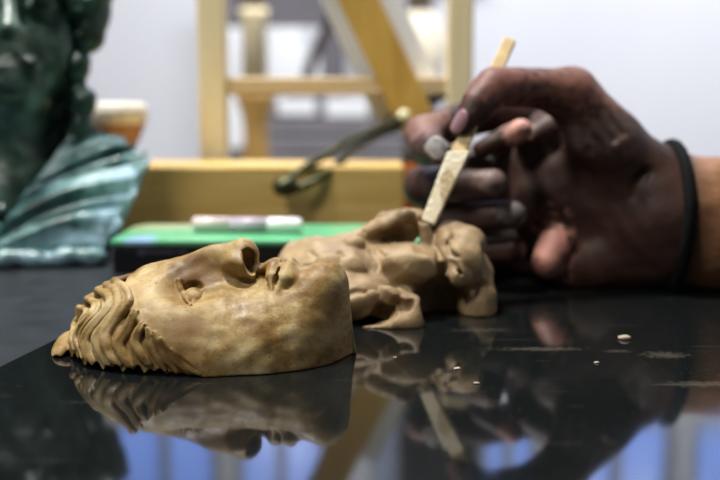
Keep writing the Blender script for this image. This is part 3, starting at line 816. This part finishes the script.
# ------------------------------------------------------------------ footed bowl behind the bust
bowl = thing('footed_bowl', 'small terracotta bowl with a cream rim, standing behind the bust', 'bowl')
tc = plain('terracotta', (0.42, 0.21, 0.105), 0.7, scale=60)
cg = plain('cream glaze', (0.86, 0.80, 0.70), 0.45, var=0.10, scale=90)
c = P(117.5, 110, 0.81); cx, cy, zt = c[0], c[1], c[2]
lathe('bowl_body', [(0.014, TZ), (0.0145, TZ + 0.004), (0.006, TZ + 0.012), (0.0055, 0.035), (0.010, zt - 0.034), (0.0165, zt - 0.024), (0.0212, zt - 0.013), (0.0222, zt - 0.0085), (0.018, zt - 0.012), (0.005, zt - 0.024)], tc, bowl, loc=(cx, cy, 0))
lathe('rim', [(0.0222, zt - 0.0105), (0.0236, zt - 0.009), (0.0240, zt - 0.002), (0.0232, zt + 0.004), (0.0195, zt + 0.006), (0.0185, zt - 0.002), (0.0185, zt - 0.0105)], cg, bowl, loc=(cx, cy, 0), closed=False)

# ------------------------------------------------------------------ flat black case with green lid
case = thing('flat_case', 'flat black case with a bright green printed lid behind the masks', 'case')
bk = plain('black plastic', (0.010, 0.010, 0.014), 0.35)
Yf, Yk, ZT = 0.585, 0.656, 0.0172
xl, xr = P(112, 255, Yf)[0], P(437, 250, Yf)[0]
box('tray', xl, xr, Yf, Yk, TZ, ZT - 0.0035, bk, case, 0.0015)
gl = N('green printed lid')
col = gl.ramp(gl.noise(25, 3), [(0.35, (0.10, 0.42, 0.19)), (0.65, (0.18, 0.54, 0.28))])
for (px, py, r, f, cc) in ((139, 240, (0.009, 0.02, 0.01), 0.8, (0.32, 0.48, 0.80)), (200, 226, (0.035, 0.016, 0.01), 0.6, (0.50, 0.58, 0.48)), (335, 222, (0.03, 0.012, 0.01), 0.6, (0.35, 0.42, 0.33)), (255, 238, (0.02, 0.006, 0.01), 0.5, (0.10, 0.62, 0.24)), (150, 226, (0.03, 0.02, 0.01), 0.6, (0.50, 0.48, 0.26)), (380, 214, (0.02, 0.02, 0.01), 0.5, (0.2, 0.6, 0.35))):
    col = gl.mix(gl.math('MULTIPLY', gl.blob(G(px, py, ZT), r, 0.4, 0.15, 60), f), col, cc)
gl.set(color=col, rough=0.25)
box('lid', xl - 0.0008, xr + 0.0008, Yf - 0.0008, Yk + 0.0008, ZT - 0.0036, ZT, gl.m, case, 0.0010)
# faint worn marks on the front face
mk = plain('worn violet print', (0.075, 0.070, 0.11), 0.5)
q = P(142, 252, Yf); lab = box('printed_mark', q[0] - 0.0022, q[0] + 0.0022, Yf - 0.0004, Yf + 0.001, q[2] - 0.0018, q[2] + 0.0018, mk, case)
for px, w in ((150, 0.0016), (154, 0.0012), (158, 0.0016), (162, 0.0014), (166, 0.0010), (171, 0.0018), (182, 0.0024)):
    q = P(px, 252, Yf); box('printed_mark', q[0] - w, q[0] + w, Yf - 0.0004, Yf + 0.001, q[2] - 0.0009, q[2] + 0.0009, mk, case)
# marker lying on the lid
mkr = thing('marker_pen', 'lilac and white marker pen lying on the green lid', 'pen')
zc = ZT + 0.0048
def lie(px, Y): return np.array([P(px, 228, Y)[0], Y, zc])
ml = plain('lilac plastic', (0.52, 0.45, 0.55), 0.3); mw = plain('white plastic', (0.86, 0.86, 0.88), 0.15); mp = plain('pale pink plastic', (0.72, 0.60, 0.60), 0.35)
tube('barrel', [lie(229, 0.618), lie(268, 0.616)], [0.0046, 0.0046], ml, mkr, 20)
tube('cap', [lie(267, 0.616), lie(269, 0.616), lie(299, 0.614), lie(302, 0.614)], [0.0044, 0.0048, 0.0048, 0.0036], mw, mkr, 20)
tube('end_plug', [lie(193, 0.620), lie(195, 0.620), lie(230, 0.618)], [0.0036, 0.0047, 0.0047], mp, mkr, 20)

# ------------------------------------------------------------------ wooden block behind the case
yw = wood('golden pine', (0.80, 0.56, 0.20), (0.62, 0.39, 0.10), (3, 10, 28), 0.5, 5)
zb = P(300, 166, 0.735)[2]
blk = box('wooden_block', P(96, 200, 0.735)[0], P(404, 200, 0.735)[0], 0.735, 0.800, TZ, zb, yw, None, 0.002)
tag(blk, 'long golden pine block lying across the table behind the green case', 'block')

# ------------------------------------------------------------------ calipers leaning over the block
om = N('olive metal'); om.set(color=om.ramp(om.noise(200, 4), [(0.3, (0.035, 0.036, 0.014)), (0.7, (0.085, 0.085, 0.035))]), rough=0.35, metal=0.6)
glint = N('cream glint colour'); glint.set(color=(0.90, 0.88, 0.58), rough=0.12, coat=1.0)  # pale cream colour paints the bright metal glint of the knob
cal = thing('calipers', 'olive metal calipers leaning over the edge of the pine block', 'calipers')
up = [P(280, 186, 0.722), P(306, 166, 0.731), P(329, 154, 0.742), P(352, 139, 0.760), P(404, 117, 0.8125)]
dn_ = [P(283, 194, 0.722), P(317, 179, 0.729), P(340, 163, 0.745), P(356, 147, 0.762), P(404, 124, 0.8125)]
tube('upper_arm', spline(up, 6), 0.0029, om.m, cal, 12)
tube('lower_arm', spline(dn_, 6), 0.0029, om.m, cal, 12)
tube('tip_plate', [P(274, 190, 0.722), P(279, 188, 0.722), P(290, 184, 0.724), P(296, 180, 0.7255)], [0.0040, 0.0068, 0.0066, 0.004], om.m, cal, 18)
q = P(404, 116, 0.808)
tube('glint_knob', [q + np.array([0, d, 0]) for d in (-0.0045, -0.0040, -0.0025, 0, 0.003, 0.0045)], [0.0016, 0.0034, 0.0048, 0.0054, 0.0044, 0.0025], glint.m, cal, 20)
# glue bottle that carries the upper end
gb = thing('glue_bottle', 'slim grey and orange bottle standing at the end of the pine block', 'bottle')
q = P(409, 150, 0.812)
og = plain('orange plastic', (0.75, 0.22, 0.05), 0.4); gy = plain('grey blue plastic', (0.22, 0.23, 0.30), 0.4)
lathe('bottle', [(0.0078, TZ), (0.0085, TZ + 0.002), (0.0085, 0.040), (0.0062, 0.046), (0.0062, 0.049)], og, gb, loc=(q[0] + 0.001, q[1], 0))
lathe('cap', [(0.0066, 0.048), (0.0066, 0.066), (0.0035, 0.076), (0.0022, 0.0785)], gy, gb, loc=(q[0] + 0.001, q[1], 0))

# ------------------------------------------------------------------ clay crumbs
cr = plain('dry clay crumb', (0.42, 0.33, 0.25), 0.8)
for k, (px, py, r, lb) in enumerate(((456.5, 369, 0.0010, 'flat pale clay crumb in front of the clay mask, left of its close neighbour'), (476.5, 383.5, 0.0009, 'pale clay crumb nearest the camera on the black sheet'),
                                    (597, 363, 0.0007, 'single tiny white crumb in the dark middle of the sheet'), (623, 338.5, 0.0021, 'largest clay crumb, ragged, in front of the palm'), (395, 357.5, 0.0005, 'tiny crumb just before the clay mask'))):
    c = G(px, py); rs = np.random.RandomState(k)
    def cf(p, c=c, r=r, k=k): return np.maximum(ell(p, c + np.array([0, 0, r * 0.25]), (r * 1.4, r * 1.1, r * 0.4)) + r * 0.25 * wob(p, 2.2 / r, 40 + k), -p[:, 2])
    o = nets('clay_crumb', cf, c - 2.2 * r, c + 2.2 * r, r / 6, cr)
    tag(o, lb, 'crumb', 'clay crumbs on the black sheet')

# ------------------------------------------------------------------ easel behind the table
pale = wood('pale pine', (0.88, 0.78, 0.53), (0.82, 0.68, 0.41), (20, 20, 2), 0.5, 4)
gold = wood('honey pine', (0.66, 0.42, 0.10), (0.50, 0.29, 0.055), (24, 8, 3), 0.45, 4)
rail = wood('rail pine', (0.74, 0.58, 0.36), (0.52, 0.36, 0.17), (2, 20, 20), 0.5, 4)
eas = thing('wooden_easel', 'small pale pine table easel with a slanting mast behind the pine block', 'easel')
YE = 0.822
def post(px0, px1, Y, d, z0, zt, mat, name, par):
    a, b = P(px0, 90, Y)[0], P(px1, 90, Y)[0]
    return box(name, a, b, Y, Y + d, z0, zt, mat, par, 0.002)
post(198, 226, YE, 0.022, TZ, 0.196, pale, 'upright', eas)
post(447, 473, YE, 0.022, TZ, 0.196, pale, 'upright', eas)
z0, z1 = P(300, 95, YE)[2], P(300, 77, YE)[2]
box('crossbar', P(225, 90, YE)[0], P(448, 90, YE)[0], YE + 0.003, YE + 0.0195, z0, z1, rail, eas, 0.002)
box('foot_rail', P(225, 90, YE)[0], P(448, 90, YE)[0], YE + 0.003, YE + 0.020, TZ, TZ + 0.02, rail, eas, 0.002)
ma, mb = P(358.5, 0, 0.832), P(413, 113, 0.832)
dv = (ma - mb)
k0 = (mb[2] - 0.012) / dv[2]
beam('mast', mb - dv * k0, ma + dv * 1.0, 0.0305, 0.018, gold, eas, 0.002, side=(0, 1, 0))
cvm = plain('primed canvas', (0.74, 0.79, 0.87), 0.7, var=0.05, scale=12); cve = plain('dark ledge metal', (0.05, 0.055, 0.07), 0.5)
cv = thing('canvas_board', 'tilted pale grey canvas board leaning behind the slanting mast', 'canvas')
cm_ = P(361, 0, 0.8475); cb = P(410, 108, 0.8475); dvv = (cm_ - cb)
beam('canvas', cb, cm_ + dvv * 0.35, 0.0610, 0.009, cvm, cv, 0.001)
beam('stretcher_strip', cb + dvv * 0.1, cm_ + dvv * 0.3, 0.020, 0.004, pale, cv, 0.001, side=(0, 1, 0)).location.y = 0.0065
beam('ledge', cb - dvv * 0.06, cb, 0.062, 0.022, cve, eas, 0.001)

# ------------------------------------------------------------------ things farther back
st = thing('sculpture_stand', 'turned wooden sculpture stand behind the left half of the easel', 'stand')
YS = 1.85; c = P(255, 80, YS)
zc_ = P(255, 96, YS)[2]; zt2 = P(255, 8, YS)[2]
hon = wood('honey turned wood', (0.46, 0.28, 0.08), (0.34, 0.19, 0.045), (10, 10, 3), 0.5, 4)
lathe('column', [(0.10, FL), (0.10, FL + 0.03), (0.030, FL + 0.08), (0.024, -0.30), (0.026, P(255, 158, YS)[2]), (0.022, P(255, 135, YS)[2]), (0.024, P(255, 118, YS)[2]), (0.036, P(255, 99, YS)[2]), (0.036, zc_ + 0.01)], hon, st, loc=(c[0], c[1], 0))
lathe('head_post', [(0.024, zc_ + 0.005), (0.023, zt2 - 0.02), (0.026, zt2 - 0.015), (0.026, zt2)], pale, st, loc=(c[0], c[1], 0))
lathe('top_cap', [(0.019, zt2), (0.019, zt2 + 0.03), (0.012, zt2 + 0.036)], plain('dark brown wood', (0.06, 0.035, 0.02), 0.5), st, loc=(c[0], c[1], 0))

gc = plain('grey cabinet', (0.135, 0.130, 0.155), 0.5, scale=10); gd = plain('cabinet drawer', (0.20, 0.19, 0.215), 0.5, scale=10)
cab = thing('storage_cabinet', 'grey drawer cabinet with papers on it behind the easel', 'cabinet')
YC = 2.35
xa, xb = P(224, 90, YC)[0], P(440, 90, YC)[0]
ztop = P(300, 97, YC)[2]
box('body', xa, xb, YC, YC + 0.4, FL, ztop, gc, cab, 0.004)
zz = ztop
for y0, y1 in ((100, 117), (120, 134), (137, 152), (155, 172), (175, 192)):
    box('drawer', P(266, 90, YC)[0], xb - 0.01, YC - 0.015, YC + 0.01, P(300, y1, YC)[2], P(300, y0, YC)[2], gd, cab, 0.003)
# dark panel on the wall above
pan = thing('pin_board', 'dark grey pin board on the back wall above the cabinet', 'board')
YPN = 2.86
box('board', P(226, 0, YPN)[0], P(345, 0, YPN)[0], YPN, YPN + 0.02, P(300, 160, YPN)[2], P(300, -25, YPN)[2], plain('charcoal felt', (0.125, 0.115, 0.13), 0.9, scale=6), pan)
box('frame_rail', P(224, 0, YPN)[0], P(347, 0, YPN)[0], YPN - 0.01, YPN + 0.03, P(300, -29, YPN)[2], P(300, -25, YPN)[2], pale, pan)
cu = plain('added dark cloth', (0.035, 0.032, 0.034), 0.9, scale=8)  # added dark cloth, out of view, darkens the reflection in the sheet
vs, fs = [], []
for k in range(61):
    x = 0.12 + 0.245 * k / 60; y = 2.95 + 0.012 * math.sin(k * 1.05)
    vs += [(x, y, 0.42), (x, y, 1.86), (x, y + 0.006, 0.42), (x, y + 0.006, 1.86)]
for k in range(60):
    b = 4 * k; fs += [(b, b + 4, b + 5, b + 1), (b + 2, b + 3, b + 7, b + 6), (b, b + 2, b + 6, b + 4), (b + 1, b + 5, b + 7, b + 3)]
fs += [(0, 1, 3, 2), (240, 242, 243, 241)]
cur = thing('added_curtain', 'added dark cloth on the back wall, out of view, darkening the sheet reflection', 'added_curtain')
o = link('added_curtain_cloth', mesh('added_curtain_cloth', vs, fs, True), cu, cur); fix_normals(o)
tube('added_curtain_rod', [(0.07, 2.95, 1.87), (0.42, 2.95, 1.87)], 0.012, cu, cur, 12)
for x in (0.075, 0.415): tube('added_rod_bracket', [(x, 2.95, 1.87), (x, 3.002, 1.87)], 0.008, cu, cur, 10)
paper = plain('white paper', (0.80, 0.82, 0.86), 0.8, var=0.05, scale=8)
def sheet_(px0, px1, py0, py1, Y, lb, th=0.006):
    a, b = P(px0, py1, Y), P(px1, py0, Y)
    o = box('paper_sheet', a[0], b[0], Y, Y + th, a[2], b[2], paper, None, 0.001); tag(o, lb, 'paper', 'white papers behind the easel'); return o
sheet_(229, 320, 27, 96.8, 2.6, 'wide white sheet standing on the cabinet behind the turned stand', 0.01)
sheet_(278, 315, 98, 115, 2.3325, 'white paper on the cabinet front, left of two')
sheet_(326, 368, 98, 117, 2.3325, 'white paper on the cabinet front, right of two')
sheet_(227, 244, 97, 148, 2.345, 'narrow white paper at the left edge of the cabinet')
# dark lamp arm
arm_m = plain('dark brown metal', (0.055, 0.040, 0.035), 0.4, metal=0.3)
la = thing('lamp_arm', 'dark slanting lamp arm standing on the cabinet', 'lamp')
q0, q1, q2 = P(303, 97, 2.45), P(312, 60, 2.45), P(333, 14, 2.45)
q0 = np.array([q0[0], q0[1], ztop])
tube('base', [q0, q0 + np.array([0, 0, 0.012])], [0.05, 0.046], arm_m, la, 24)
tube('arm', [q0 + np.array([0, 0, 0.01]), q1, q2, P(327, -14, 2.45)], 0.014, arm_m, la, 12)
tube('shade', [P(329, -10, 2.45), P(323, -20, 2.45), P(306, -36, 2.45)], [0.02, 0.03, 0.06], arm_m, la, 20)
# pale plaster vase between mast and right upright
vs_ = thing('plaster_vase', 'cream plaster vase with a brown neck seen between mast and right upright', 'vase')
q = P(419, 60, 2.45); hz = P(419, 12, 2.45)[2]
pv = plain('cream plaster', (0.74, 0.66, 0.52), 0.7); nb = plain('brown neck glaze', (0.13, 0.09, 0.07), 0.4)
h = hz - ztop
lathe('vase_body', [(0.040, ztop), (0.045, ztop + 0.01), (0.062, ztop + h * 0.4), (0.066, ztop + h * 0.62), (0.050, ztop + h * 0.86), (0.034, ztop + h)], pv, vs_, loc=(q[0], q[1], 0))
lathe('neck', [(0.034, ztop + h), (0.032, ztop + h + 0.03), (0.044, ztop + h + 0.07), (0.036, ztop + h + 0.07)], nb, vs_, loc=(q[0], q[1], 0))

# ------------------------------------------------------------------ light
def area(name, loc, target, size, power, color):
    l = bpy.data.lights.new(name, 'AREA'); l.shape = 'RECTANGLE'; l.size, l.size_y = size; l.energy = power; l.color = color
    o = bpy.data.objects.new(name, l); COL.objects.link(o); o.location = loc
    o.rotation_euler = (Vector(target) - Vector(loc)).to_track_quat('-Z', 'Y').to_euler(); return o
area('left_lamp', (-0.95, -0.35, 1.7), (0.0, 0.5, 0.03), (0.35, 0.35), 22, (1.0, 0.95, 0.87))
area('ceiling_lamp', (-0.42, 0.66, 1.88), (0.0, 0.45, 0), (0.28, 0.28), 60, (1.0, 0.98, 0.93))
area('added_wall_light', (0.55, 1.75, 1.85), (0.75, 3.0, 0.2), (2.2, 0.3), 66, (0.95, 0.97, 1.0))  # added light without a fixture, brightens the back wall
w = bpy.data.worlds.new('world'); S.world = w; w.use_nodes = True
w.node_tree.nodes['Background'].inputs[0].default_value = (0.55, 0.60, 0.70, 1)
w.node_tree.nodes['Background'].inputs[1].default_value = 0.04

S.view_settings.view_transform = 'Standard'; S.view_settings.look = 'None'
S.view_settings.exposure = 0.0; S.view_settings.gamma = 1.0; S.view_settings.use_curve_mapping = False
